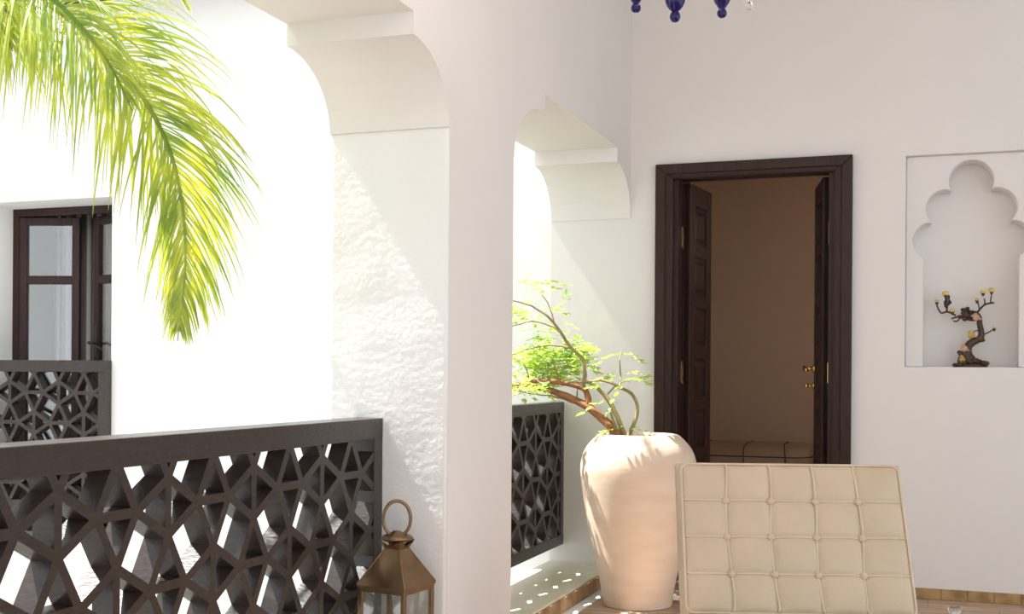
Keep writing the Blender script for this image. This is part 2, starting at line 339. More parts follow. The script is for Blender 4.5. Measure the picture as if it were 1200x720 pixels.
def leaf(hx, ang, sgn, handle):
    """panelled leaf of width .36 hinged at local (hx, .13), opening into the room"""
    w, h, th = .362, 2.02, .042
    T = Matrix.Translation((hx,.13,.008)) @ Matrix.Rotation(ang,4,'Z')
    # leaf local: x from 0 to w along the leaf, y thickness
    mb = MB(); mb.box(0,w,-th*.25,th*.25,0,h)
    sw = .075; n = 7; ph = (h-sw-.10)/n
    mb.box(0,sw,-th/2,th/2,0,h,b=.003); mb.box(w-sw,w,-th/2,th/2,0,h,b=.003)
    for k in range(n+1):
        z0 = 0 if k == 0 else .10+ph*k-.032+.0; z1 = .10 if k == 0 else (z0+.064 if k < n else h)
        mb.box(sw,w-sw,-th/2,th/2,z0,z1,b=.003)
    lf = mb.build('door_leaf', M['wood'], dr, T=T)
    for k in range(n):
        z0 = (.10 if k == 0 else .10+ph*k+.032)+.02; z1 = .10+ph*(k+1)-.032-.02
        for sy in (-1,1):
            pn = MB(); x0, x1 = sw+.02, w-sw-.02; ya, yb = sy*th*.25, sy*th*.42
            vs = [(x0,ya,z0),(x1,ya,z0),(x1,ya,z1),(x0,ya,z1),(x0+.018,yb,z0+.018),(x1-.018,yb,z0+.018),(x1-.018,yb,z1-.018),(x0+.018,yb,z1-.018)]
            pn.add(vs, [(0,1,5,4),(1,2,6,5),(2,3,7,6),(3,0,4,7),(4,5,6,7)])
            if sy == sgn: pn.build('raised_panel', M['wood'], lf, T=T)
            else:
                if k == 0: other = MB()
                other.add(pn.v, pn.f)
    other.build('rear_panels', M['wood'], lf, T=T)
    return lf, T, th
la, Ta, th = leaf(xi0+.045, math.radians(83), -1, False)
lb_, Tb, th = leaf(xi1-.045, math.radians(180-79), 1, True)
hd = MB()                       # brass lever, rose and key on the right leaf
for sy in (1,-1):
    hd.tube([(.31,sy*th/2,1.075),(.31,sy*(th/2+.010),1.075)], .021, 16); hd.tube([(.31,sy*th/2,1.075),(.31,sy*(th/2+.05),1.075)], [.010,.008], 10)
    hd.tube([(.31,sy*(th/2+.05),1.075),(.31,sy*(th/2+.062),1.075)], [.016,.014], 12); hd.tube([(.312,sy*(th/2+.053),1.075),(.26,sy*(th/2+.055),1.073),(.215,sy*(th/2+.050),1.066)], [.010,.008,.010], 10)
    hd.tube([(.325,sy*th/2,.985),(.325,sy*(th/2+.009),.985)], .017, 14); hd.tube([(.325,sy*(th/2+.009),.985),(.325,sy*(th/2+.035),.985)], .006, 8)
    hd.ball((.325,sy*(th/2+.040),.985), .013)
tag(hd.build('door_handle', M['brass'], lb_, T=Tb), 'polished brass lever handle')
for (hx,sg) in ((xi0+.030,1),(xi1-.030,-1)):
    for hz in (.35,1.06,1.75):
        h = MB(); h.tube([(hx,.112,hz-.06),(hx,.112,hz+.06)], .006, 10); h.box(hx-.003,hx+.003,.09 if sg > 0 else .07,.112,hz-.05,hz+.05)
        h.build('hinge', M['oldbrass'] if sg > 0 or hz != 1.06 else M['brass'], dr)

# ------------------------------------------------------------------ the courtyard window
wx0, wx1, wt = WIN[0], WIN[1], WIN[3]; wy = 6.17; wc = (wx0+wx1)/2
wn = thing('window_1', 'dark framed casement window ajar in the courtyard wall', 'window', (wc,wy,0), 0, None, 'structure')
hw = (wx1-wx0)/2
fr = MB(); frame_ring(fr, -hw, hw, wt, .05, 0, .03); fr.box(-hw+.05,hw-.05,0,.03,0,.06)
fr.build('window_frame', M['wood'], wn, bevel=.003)
def casement(hx, ang, w, handle):
    T = Matrix.Translation((hx,.018,.06)) @ Matrix.Rotation(ang,4,'Z'); h = wt-.06-.055; s = .05; th = .04
    mb = MB(); mb.box(0,s,-th/2,th/2,0,h); mb.box(w-s,w,-th/2,th/2,0,h); mb.box(s,w-s,-th/2,th/2,h-s,h); mb.box(s,w-s,-th/2,th/2,1.545,1.60); mb.box(s,w-s,-th/2,th/2,0,.30)
    lf = mb.build('casement_leaf', M['wood'], wn, T=T, bevel=.004)
    for z0,z1 in ((.30,1.545),(1.60,h-s)): MB().box(s-.003,w-s+.003,-.003,.003,z0,z1).build('pane', M['pane'], lf, T=T)
    if handle:
        hd = MB(); sy = -1 if ang > PI/2 else -1; sy = 1 if ang > PI/2 else -1
        x = w-.025
        hd.box(x-.016,x+.016,sy*th/2,sy*(th/2+.006),1.08,1.27,b=.002); hd.tube([(x,sy*th/2,1.16),(x,sy*(th/2+.05),1.16)], .008, 8)
        hd.tube([(x+.01,sy*(th/2+.045),1.165),(x-.06,sy*(th/2+.05),1.145),(x-.125,sy*(th/2+.045),1.12)], [.010,.008,.009], 8)
        hd.build('window_handle', M['black'], lf, T=T)
    return lf
casement(-hw+.05, math.radians(16), .40, False)
casement(hw-.05, math.radians(180-16), .42, True)
cu = MB(); NU = 160
vs = []; fs = []
for i in range(NU+1):
    x = -5.62+.95*i/NU; y = 6.52+.022*math.sin(i*.62)+.008*math.sin(i*1.7+1)
    vs += [(x,y,.02),(x,y,2.292)]
for i in range(NU): fs.append((2*i,2*i+2,2*i+3,2*i+1))
cu.add(vs, fs, True)
cu_o = cu.build('curtain', M['curtain']); md = cu_o.modifiers.new('thick','SOLIDIFY'); md.thickness = .003
nt = M['curtain'].node_tree; tc = nt.nodes.new('ShaderNodeTexCoord'); wv = nt.nodes.new('ShaderNodeTexWave'); wv.inputs['Scale'].default_value = 9; wv.inputs['Distortion'].default_value = 0
rp = nt.nodes.new('ShaderNodeValToRGB'); rp.color_ramp.interpolation = 'CONSTANT'; rp.color_ramp.elements[0].color = (.20,.16,.15,1); rp.color_ramp.elements[1].color = (.66,.60,.55,1); rp.color_ramp.elements[1].position = .45
nt.links.new(tc.outputs['Object'], wv.inputs['Vector']); nt.links.new(wv.outputs['Fac'], rp.inputs[0]); nt.links.new(rp.outputs[0], nt.nodes['Principled BSDF'].inputs['Base Color'])
tag(cu_o, 'striped curtain hanging behind the courtyard window', 'curtain')
rd = MB(); rd.tube([(-5.9,6.52,2.31),(-4.4,6.52,2.31)], .014, 10)
for x in (-5.86,-4.44): rd.tube([(x,6.52,2.31),(x,6.205,2.31)], .008, 8)
tag(rd.build('curtain_rod', M['black']), 'black rod carrying the striped curtain behind the window', 'curtain rod')

# ------------------------------------------------------------------ pierced wooden railings (snub-square lattice)
def tiles_snub(x0, x1, z0, z1, ox, oz, a):
    """triangles and squares of the snub square tiling, clipped to the rectangle"""
    h = math.sqrt(3)/2; p = 1+2*h; res = []
    i0, i1 = int((x0-ox)/(a*p/2))-3, int((x1-ox)/(a*p/2))+3; j0, j1 = int((z0-oz)/(a*p/2))-3, int((z1-oz)/(a*p/2))+3
    for i in range(i0,i1+1):
        for j in range(j0,j1+1):
            c = (i*p/2, j*p/2)
            if (i+j)%2 == 0:
                ps = [[(0,-.5),(h,0),(0,.5)],[(0,-.5),(0,.5),(-h,0)],[(0,.5),(h,0),(h+.5,h),(.5,h+.5)],[(0,.5),(-.5,h+.5),(-h-.5,h),(-h,0)]]
            else:
                ps = [[(-.5,0),(.5,0),(0,h)],[(-.5,0),(0,-h),(.5,0)]]
            for q in ps: res.append([(ox+a*(c[0]+x), oz+a*(c[1]+z)) for x,z in q])
    def clip(poly, ax, lim, sg):
        o = []
        for k in range(len(poly)):
            p, q = poly[k-1], poly[k]; dp, dq = sg*(p[ax]-lim), sg*(q[ax]-lim)
            if (dp >= 0) != (dq >= 0):
                t = dp/(dp-dq); o.append((p[0]+(q[0]-p[0])*t, p[1]+(q[1]-p[1])*t))
            if dq >= 0: o.append(q)
        return o
    fin = []
    for q in res:
        for ax,lim,sg in ((0,x0,1),(0,x1,-1),(1,z0,1),(1,z1,-1)):
            q = clip(q,ax,lim,sg)
            if len(q) < 3: break
        if len(q) >= 3:
            q2 = [q[k] for k in range(len(q)) if math.dist(q[k],q[k-1]) > 1e-5]
            if len(q2) >= 3: fin.append(q2)
    return fin
def inset(poly, d, on_edge):
    n = len(poly); A = sum(poly[k-1][0]*poly[k][1]-poly[k][0]*poly[k-1][1] for k in range(n))/2
    if abs(A) < 2e-5: return None
    if A < 0: poly = poly[::-1]
    lines = []
    for k in range(n):
        p, q = Vector(poly[k]), Vector(poly[(k+1)%n]); t = (q-p).normalized(); nn = Vector((-t.y,t.x))
        dd = .003 if on_edge(poly[k],poly[(k+1)%n]) else d
        lines.append((p+nn*dd, t))
    act = [True]*n
    def solve():
        r = []
        for k in range(n):
            a = (k-1)%n
            while not act[a]: a = (a-1)%n
            b = k
            while not act[b]: b = (b+1)%n
            (p,t),(q,s) = lines[a], lines[b]; den = t.x*s.y-t.y*s.x
            if a == b or abs(den) < 1e-4: return None
            w = q-p; u = (w.x*s.y-w.y*s.x)/den; r.append(p+t*u)
        return r
    while sum(act) >= 3:
        r = solve()
        if r is None: return None
        bad = [(((r[(k+1)%n]-r[k]).dot(lines[k][1])), k) for k in range(n) if act[k]]
        m, k = min(bad)
        if m > 1e-6: return poly, [(v.x,v.y) for v in r]
        act[k] = False
    return None
def lattice(x0, x1, z0, z1, ox, oz, a, w, d0, d1, T):
    """pierced panel in the local xz plane between depths d0 (front) and d1 (rear)"""
    mb = MB()
    def on_edge(p,q): return any(abs(p[ax]-l) < 1e-5 and abs(q[ax]-l) < 1e-5 for ax,l in ((0,x0),(0,x1),(1,z0),(1,z1)))
    for q in tiles_snub(x0,x1,z0,z1,ox,oz,a):
        r = inset(q, w/2, on_edge)
        if r is None:
            n = len(q); mb.add([(x,d0,z) for x,z in q]+[(x,d1,z) for x,z in q],[tuple(range(n)),tuple(range(n,2*n))]); continue
        o, i = r; n = len(o)
        vs = [(x,d0,z) for x,z in o]+[(x,d0,z) for x,z in i]+[(x,d1,z) for x,z in i]+[(x,d1,z) for x,z in o]
        fs = []
        for k in range(n):
            k2 = (k+1)%n
            fs += [(k,k2,n+k2,n+k),(n+k,n+k2,2*n+k2,2*n+k),(2*n+k,2*n+k2,3*n+k2,3*n+k)]
        mb.add(vs, fs)
    mb.v = [T @ p for p in mb.v]
    return mb
def railing(name, label, loc, rz, L, z0, z1, depth, stile, rail, ox, oz, a=.1354, w=.023, cap=0.0):
    """local x along the railing 0..L, front face at y=0, depth towards +y"""
    t = thing(name, label, 'railing', loc, rz, 'dark pierced wooden railings')
    I = Matrix.Identity(4)
    fr = MB(); 
    MB().box(0,L,-cap,depth,z1-rail,z1,b=.003).build('top_rail', M['rail'], t)
    MB().box(0,L,0,depth,z0,z0+rail,b=.003).build('bottom_rail', M['rail'], t)
    for xs in (0,L-stile): MB().box(xs,xs+stile,0.0005,depth,z0+rail-.002,z1-rail+.002,b=.003).build('stile', M['rail'], t)
    lattice(stile-.002,L-stile+.002,z0+rail-.002,z1-rail+.002,ox,oz,a,w,.004,.060,I).build('pierced_panel', M['rail'], t)
    return t
# near arch: front face on x=-1.67 looking at +x; local x runs along -y... use rz=+90deg so local x -> +y, local y -> -x
railing('railing', 'large dark pierced railing in the near arch, in front of the lantern', (-1.67,.86,0), PI/2, 3.468-.86, .16, .90, .105, .058, .065, 1.96-.86-2*.1354*2.732, .731)
railing('railing', 'narrow dark pierced railing in the far arch beside the clay pot', (-1.79,4.09,0), PI/2, YB-.006-4.09, .16, .90, .075, .05, .054, 1.70, .718)
railing('railing', 'small dark railing across the courtyard window, half behind the near railing', (-5.72,YB-.076,0), 0, 5.72-4.63, .18, 1.106, .07, .045, .07, 5.72-4.965, .91, cap=.012)

# ------------------------------------------------------------------ brass lantern
LT = thing('lantern', 'aged brass lantern with glass sides and ring handle beside the pier', 'lantern', (-1.545,3.31,.07), math.radians(-8.7))
hs = .0845; zb, ze = .055, .321                     # half side, sill and eaves of the glazed box (local z)
b = MB(); b.box(-hs-.006,hs+.006,-hs-.006,hs+.006,.0,.018,b=.003); b.box(-hs,hs,-hs,hs,.018,zb,b=.003); b.build('base', M['oldbrass'], LT)
for sx in (-1,1):
    for sy in (-1,1): MB().box(sx*hs,sx*(hs-.014),sy*hs,sy*(hs-.014),zb,ze,b=.002).build('corner_post', M['oldbrass'], LT)
for k in range(4):
    T = Matrix.Rotation(k*PI/2,4,'Z')
    MB().box(-hs+.014,hs-.014,-hs+.004,-hs+.007,zb,ze-.010).build('glass_pane', M['lantern_glass'], LT, T=T)
for k in range(4):
    T = Matrix.Rotation(k*PI/2,4,'Z')
    for za, zc_ in ((ze-.012,ze),(zb,zb+.010)): MB().box(-hs+.013,hs-.013,-hs,-hs+.011,za,zc_,T=T).build('glazing_bar', M['oldbrass'], LT)
rf = MB(); e, tp, zr = hs+.003, .026, .437
vs = [(x*e,y*e,ze) for x,y in ((-1,-1),(1,-1),(1,1),(-1,1))]+[(x*e,y*e,ze+.008) for x,y in ((-1,-1),(1,-1),(1,1),(-1,1))]+[(x*tp,y*tp,zr) for x,y in ((-1,-1),(1,-1),(1,1),(-1,1))]
rf.add(vs,[(0,1,5,4),(1,2,6,5),(2,3,7,6),(3,0,4,7),(4,5,9,8),(5,6,10,9),(6,7,11,10),(7,4,8,11),(8,9,10,11),(3,2,1,0)])
for sx,sy in ((-1,-1),(1,-1),(1,1),(-1,1)): rf.tube([(sx*e,sy*e,ze+.008),(sx*tp,sy*tp,zr)], .0028, 6)
rf.build('roof', M['oldbrass'], LT, bevel=.0015)
nk = MB(); 
for k in range(4):            # flared vent collar with cut-outs: four petals between roof and cap
    T = Matrix.Rotation(k*PI/2,4,'Z')
    nk.add([T@Vector(p) for p in ((-tp,-tp,zr-.002),(tp,-tp,zr-.002),(.040,-.040,zr+.026),(.020,-.046,zr+.018),(0,-.030,zr+.004),(-.020,-.046,zr+.018),(-.040,-.040,zr+.026))],[(0,1,2,3,4,5,6)])
no = nk.build('vent_collar', M['oldbrass'], LT); sd = no.modifiers.new('t','SOLIDIFY'); sd.thickness = .002
cp = MB(); cp.lathe([(.0,zr+.020),(.040,zr+.022),(.051,zr+.028),(.051,zr+.033),(.040,zr+.040),(.020,zr+.046),(.012,zr+.052),(.0,zr+.055)],(0,0,0),28); cp.build('cap', M['oldbrass'], LT)
rg = MB(); pts = []
for k in range(33):
    a = -PI*.5+.28+(2*PI-.56)*k/32; pts.append((.042*math.cos(a)*1.0, 0, zr+.090+.055*math.sin(a)))
rg.tube(pts, .009, 10, flat=.6, up=(0,1,0)); 
rg.build('ring_handle', M['oldbrass'], LT, T=Matrix.Rotation(math.radians(32),4,'Z'))
MB().lathe([(0,zb+.001),(.030,zb+.001),(.030,zb+.12),(.026,zb+.125),(.0,zb+.122)],(0,0,0),24).build('candle', M['candle'], LT)

# ------------------------------------------------------------------ clay pot and its plant
PC = Vector((-1.245,5.245,0))
pot = thing('plant_pot', 'tall pale terracotta urn holding a leaning shrub', 'pot', PC)
prof = [(.10,.0),(.150,.0),(.157,.012),(.162,.05),(.170,.10),(.188,.18),(.206,.27),(.226,.36),(.243,.45),(.257,.54),(.263,.60),(.262,.64),(.253,.68),(.236,.715),(.212,.745),(.190,.765),(.176,.774),(.166,.775),(.156,.772),(.150,.762),(.152,.74),(.165,.71),(.16,.70),(.02,.70)]
def spl(pr, n=4):
    v = smooth_path([(r,0,z) for r,z in pr], n); return [(p.x,p.z) for p in v]
MB().lathe(spl(prof[:20],4)+prof[20:],(0,0,0),64).build('pot_body', M['clay'], pot)
sl = MB(); sl.lathe([(0,.695),(.15,.702),(.12,.712),(.05,.722),(0,.725)],(0,0,0),32); sl.build('soil', M['soil'], pot)
shrub = thing('potted_shrub', 'leaning shrub with reddish branches and light green leaves in the terracotta urn', 'plant', PC+Vector((0,0,.72)))
inv = Matrix.Translation(-(PC+Vector((0,0,.72))))
def px(pts): return [P(u,v,5.37+(5.36-d)*.62 if u < 727 else d) for u,v,d in pts]
br = MB(); tw = MB(); tips = []
def branch(mb, pts, r, n=6):
    w = smooth_path(px(pts), n); rr = interp(r, len(w)); 
    w = [p+Vector((noise.noise(p*25),noise.noise(p*25+Vector((5,0,0))),noise.noise(p*25+Vector((0,9,0)))))*.0035 for p in w]
    o = MB(); o.tube(w, rr, 8); o.build('branch' if mb is br else 'stem', M['bark'] if mb is br else M['twig'], shrub, T=inv); return w
m1 = branch(br, [(727,514,5.36),(712,497,5.33),(690,478,5.25),(660,463,5.15),(628,454,5.05),(600,451,4.98),(570,452,4.92)], [.022,.021,.019,.016,.013,.010,.006])
m2 = branch(br, [(689,479,5.25),(689,466,5.24),(683,455,5.23),(660,449,5.18),(635,447,5.12),(615,450,5.08),(598,458,5.04),(580,462,5.0)], [.016,.015,.014,.012,.011,.010,.008,.005])
m3 = branch(tw, [(683,455,5.23),(685,436,5.24),(682,420,5.25),(669,407,5.26),(650,380,5.28),(632,364,5.28),(612,355,5.26),(590,350,5.24)], [.011,.010,.009,.008,.006,.005,.004,.002])
m4 = branch(tw, [(669,407,5.26),(655,388,5.2),(640,380,5.15),(622,377,5.1),(600,383,5.05)], [.007,.005,.005,.004,.002])
m5 = branch(tw, [(669,408,5.26),(645,405,5.22),(620,409,5.18),(600,416,5.15)], [.006,.004,.003,.002])
m6 = branch(tw, [(733,514,5.38),(722,486,5.37),(708,463,5.33),(690,449,5.3),(665,448,5.25)], [.013,.012,.010,.008,.005])
m7 = branch(tw, [(736,514,5.40),(745,490,5.42),(747,477,5.42),(740,462,5.42),(726,454,5.42),(708,447,5.40),(690,447,5.36)], [.011,.009,.008,.008,.007,.006,.003])
m8 = branch(tw, [(727,513,5.38),(720,497,5.36),(716,484,5.35)], [.009,.008,.005])
m9 = branch(tw, [(718,505,5.36),(700,488,5.3),(675,474,5.2),(650,465,5.12),(625,462,5.05),(600,457,5.0)], [.005,.005,.004,.004,.003,.002])
m10 = branch(tw, [(726,454,5.42),(727,440,5.42),(726,424,5.42),(728,412,5.42)], [.005,.004,.003,.002])
m11 = branch(tw, [(712,462,5.34),(722,452,5.32),(735,446,5.3)], [.004,.003,.002])
m12 = branch(tw, [(650,380,5.28),(644,360,5.25),(634,345,5.22)], [.004,.003,.002])
for side in range(10):
    base = random.choice([m1,m2]); k = random.randint(int(len(base)*.35), len(base)-4); p = base[k]
    q = p+Vector((random.uniform(-.08,.05),random.uniform(-.12,.12),random.uniform(.06,.16))); MB().tube([p,(p+q)/2+Vector((0,0,.02)),q], [.004,.003,.0015], 6).build('twig', M['twig'], shrub, T=inv)
lv = MB()
def leaflet(p, d, ln, wd, nrm):
    d = d.normalized(); s = d.cross(nrm); s = s.normalized() if s.length > 1e-4 else d.orthogonal().normalized(); u = s.cross(d)
    vs = [p, p+d*ln*.35+s*wd-u*ln*.02, p+d*ln*.75+s*wd*.7+u*ln*.0, p+d*ln-u*ln*.08, p+d*ln*.75-s*wd*.7, p+d*ln*.35-s*wd-u*ln*.02, p+d*ln*.5-u*wd*.45]
    lv.add(vs,[(0,1,6),(1,2,6),(2,3,6),(3,4,6),(4,5,6),(5,0,6)],True)
def spray(p, d, n=5, ln=.045):
    d = d.normalized(); q = p
    for k in range(n):
        q = p+d*(k*ln*.55)-Vector((0,0,.004*k*k)); s = d.orthogonal() if abs(d.z) > .9 else d.cross(Vector((0,0,1))).normalized()
        for sg in (-1,1):
            leaflet(q, d*.6+s*sg*.9+Vector((random.uniform(-.3,.3),random.uniform(-.3,.3),random.uniform(-.35,.25))), ln*random.uniform(.7,1.1), ln*.22, Vector((random.uniform(-.5,.5),random.uniform(-.5,.5),1)))
    leaflet(q, d+Vector((0,0,-.2)), ln, ln*.22, Vector((0,0,1)))
def rd(): return Vector((random.uniform(-1,1),random.uniform(-1,1),random.uniform(-.5,.6)))
# dense clump of leaves left of the stem, thinner above and below
for k in range(150):
    u = random.gauss(648,20); v = random.gauss(425,14)
    if u > 690: continue
    spray(P(u,v,random.uniform(5.55,5.85)), rd(), 3, random.uniform(.028,.045))
for k in range(70):
    u = random.uniform(585,672); v = random.uniform(345,452); spray(P(u,v,random.uniform(5.5,5.85)), rd(), 3, random.uniform(.025,.045))
for k in range(28):
    u = random.uniform(668,694); v = random.uniform(398,432); spray(P(u,v,random.uniform(5.5,5.8)), rd(), 3, .04)
for k in range(30):
    u = random.uniform(585,640); v = random.uniform(447,459); spray(P(u,v,random.uniform(5.3,5.45)), rd(), 3, .035)
for (u,v,d,du,dv) in ((626,334,5.2,1,-.25),(640,330,5.2,1,-.3),(605,330,5.1,1,-.1),(636,362,5.2,1,-.2),(727,414,5.42,.9,.0),(726,413,5.42,-.9,.1),(733,446,5.3,1,-.4),(728,452,5.3,-.6,.8),(722,440,5.4,-1,.1),(713,441,5.4,-1,.1),(735,444,5.3,.8,-.1),(739,504,5.35,1,-.2),(728,502,5.35,-.6,-.1),(706,470,5.3,-1,.2),(735,438,5.35,.9,-.3)):
    spray(P(u,v,d), Rt*du-Vector((0,0,1))*dv+Fw*random.uniform(-.4,.4), 4, .05)
lv.build('foliage', M['leaf'], shrub, T=inv)

# ------------------------------------------------------------------ palm in the courtyard
CR = P(-150,-100,3.55)
palm = thing('palm_tree', 'feathery palm arching over the courtyard with sunlit yellow green fronds', 'palm', (CR.x,CR.y,-3.2))
pinv = Matrix.Translation((-CR.x,-CR.y,3.2))
tk = MB(); pts = []; rr = []
for k in range(60): z = -3.2+(CR.z+3.2)*k/59; pts.append((CR.x+.02*math.sin(k*.2),CR.y,z)); rr.append(.10+.012*(k%3==0)-.0004*k)
tk.tube(pts, rr, 16); tk.build('trunk', M['trunk'], palm, T=pinv)
def frond(ctrl, L0, seed, dens=.0105, droop=1.0, spread=1.0, start=.12, flat_n=None, thick=1.0):
    R = random.Random(seed); mb = MB(); path = smooth_path(ctrl, 14); n = len(path)
    mb.tube(path, interp([.013,.010,.007,.004,.0015], n), 7)
    acc = 0; Ltot = sum((path[i+1]-path[i]).length for i in range(n-1)); d = 0
    i = 0; nxt = Ltot*start
    for i in range(n-1):
        seg = (path[i+1]-path[i]).length
        while nxt < d+seg:
            t = (nxt-d)/seg; p = path[i].lerp(path[i+1], t); tg = (path[i+1]-path[i]).normalized(); s = nxt/Ltot
            side = tg.cross(Vector((0,0,1)))
            if flat_n is not None: side = tg.cross(flat_n).normalized()*.9+side.normalized()*.35*R.uniform(-1,1) if side.length > .05 else tg.cross(flat_n)
            side = side.normalized() if side.length > .05 else Rt.copy()
            up = side.cross(tg).normalized()
            if up.z < 0: up = -up
            for sg in (-1,1):
                env = math.sin(PI*min(1,(s*.92+.10)))**.55
                ln = L0*env*R.uniform(.70,1.15); sw = (1.0-.5*s)*R.uniform(.75,1.2)
                dirv = (tg*(.30+.85*s)+side*sg*sw*spread*R.uniform(.8,1.15)+up*R.uniform(.15,.45)).normalized()
                q = p.copy(); w0 = R.uniform(.0026,.0052)*thick; ns = 7; prev = None
                tw0 = R.uniform(-.5,.5)
                for k in range(ns+1):
                    f = k/ns; wd = w0*(0.55+.9*f if f < .35 else 1.0-.93*((f-.35)/.65)**1.4)
                    sv = dirv.cross(up); sv = sv.normalized() if sv.length > .05 else side
                    sv = (Matrix.Rotation(tw0*f*2,3,dirv) @ sv)
                    cen = q - sv.cross(dirv)*wd*.35
                    cur = [q-sv*wd, cen, q+sv*wd]
                    if prev: mb.add(prev+cur,[(0,1,4,3),(1,2,5,4)],True)
                    prev = cur; q = q+dirv*(ln/ns); dirv = (dirv+Vector((0,0,-1))*droop*R.uniform(.16,.30)*(0.5+f)).normalized()
            nxt += dens*R.uniform(.7,1.4)
        d += seg
    return mb
def pxp(l): return [P(u,v,d) for u,v,d in l]
FN = Fw*1.0
frond(pxp([(-150,-100,3.55),(-60,-60,3.5),(50,0,3.42),(122,58,3.38),(170,118,3.36),(200,180,3.36),(214,245,3.38),(217,315,3.42),(208,400,3.47)]), .42, 3, .0064, .95, 1.0, flat_n=FN).build('frond', M['palm'], palm, T=pinv)
frond(pxp([(-150,-105,3.55),(-70,-90,3.35),(10,-40,3.2),(75,10,3.1),(125,70,3.05),(155,130,3.05)]), .40, 5, .010, 1.0, .9, flat_n=FN).build('frond', M['palm'], palm, T=pinv)
frond(pxp([(-150,-105,3.55),(-40,-110,3.7),(60,-75,3.8),(140,-50,3.85),(195,-22,3.9),(222,12,3.92)]), .26, 9, .022, 1.2, .6).build('frond', M['palm'], palm, T=pinv)
frond(pxp([(-150,-100,3.55),(-100,-80,3.5),(-50,-40,3.4),(-10,10,3.35),(15,60,3.35)]), .46, 11, .010, 1.1, .9, flat_n=FN).build('frond', M['palm'], palm, T=pinv)
frond([CR, CR+Vector((.1,.8,.55)), CR+Vector((.33,1.6,.66)), CR+Vector((.62,2.1,.45)), CR+Vector((.80,2.38,.12)), CR+Vector((.86,2.5,-.12))], .34, 13, .030, 1.0, .7, start=.70).build('frond', M['palm'], palm, T=pinv)
for k,(dx,dy) in enumerate(((-1,.2),(-.7,-.7),(-.6,.8))):
    frond([CR, CR+Vector((dx*.5,dy*.5,.5)), CR+Vector((dx*1.1,dy*1.1,.5)), CR+Vector((dx*1.6,dy*1.6,0)), CR+Vector((dx*1.75,dy*1.75,-.5))], .36, 20+k, .03).build('frond', M['palm'], palm, T=pinv)

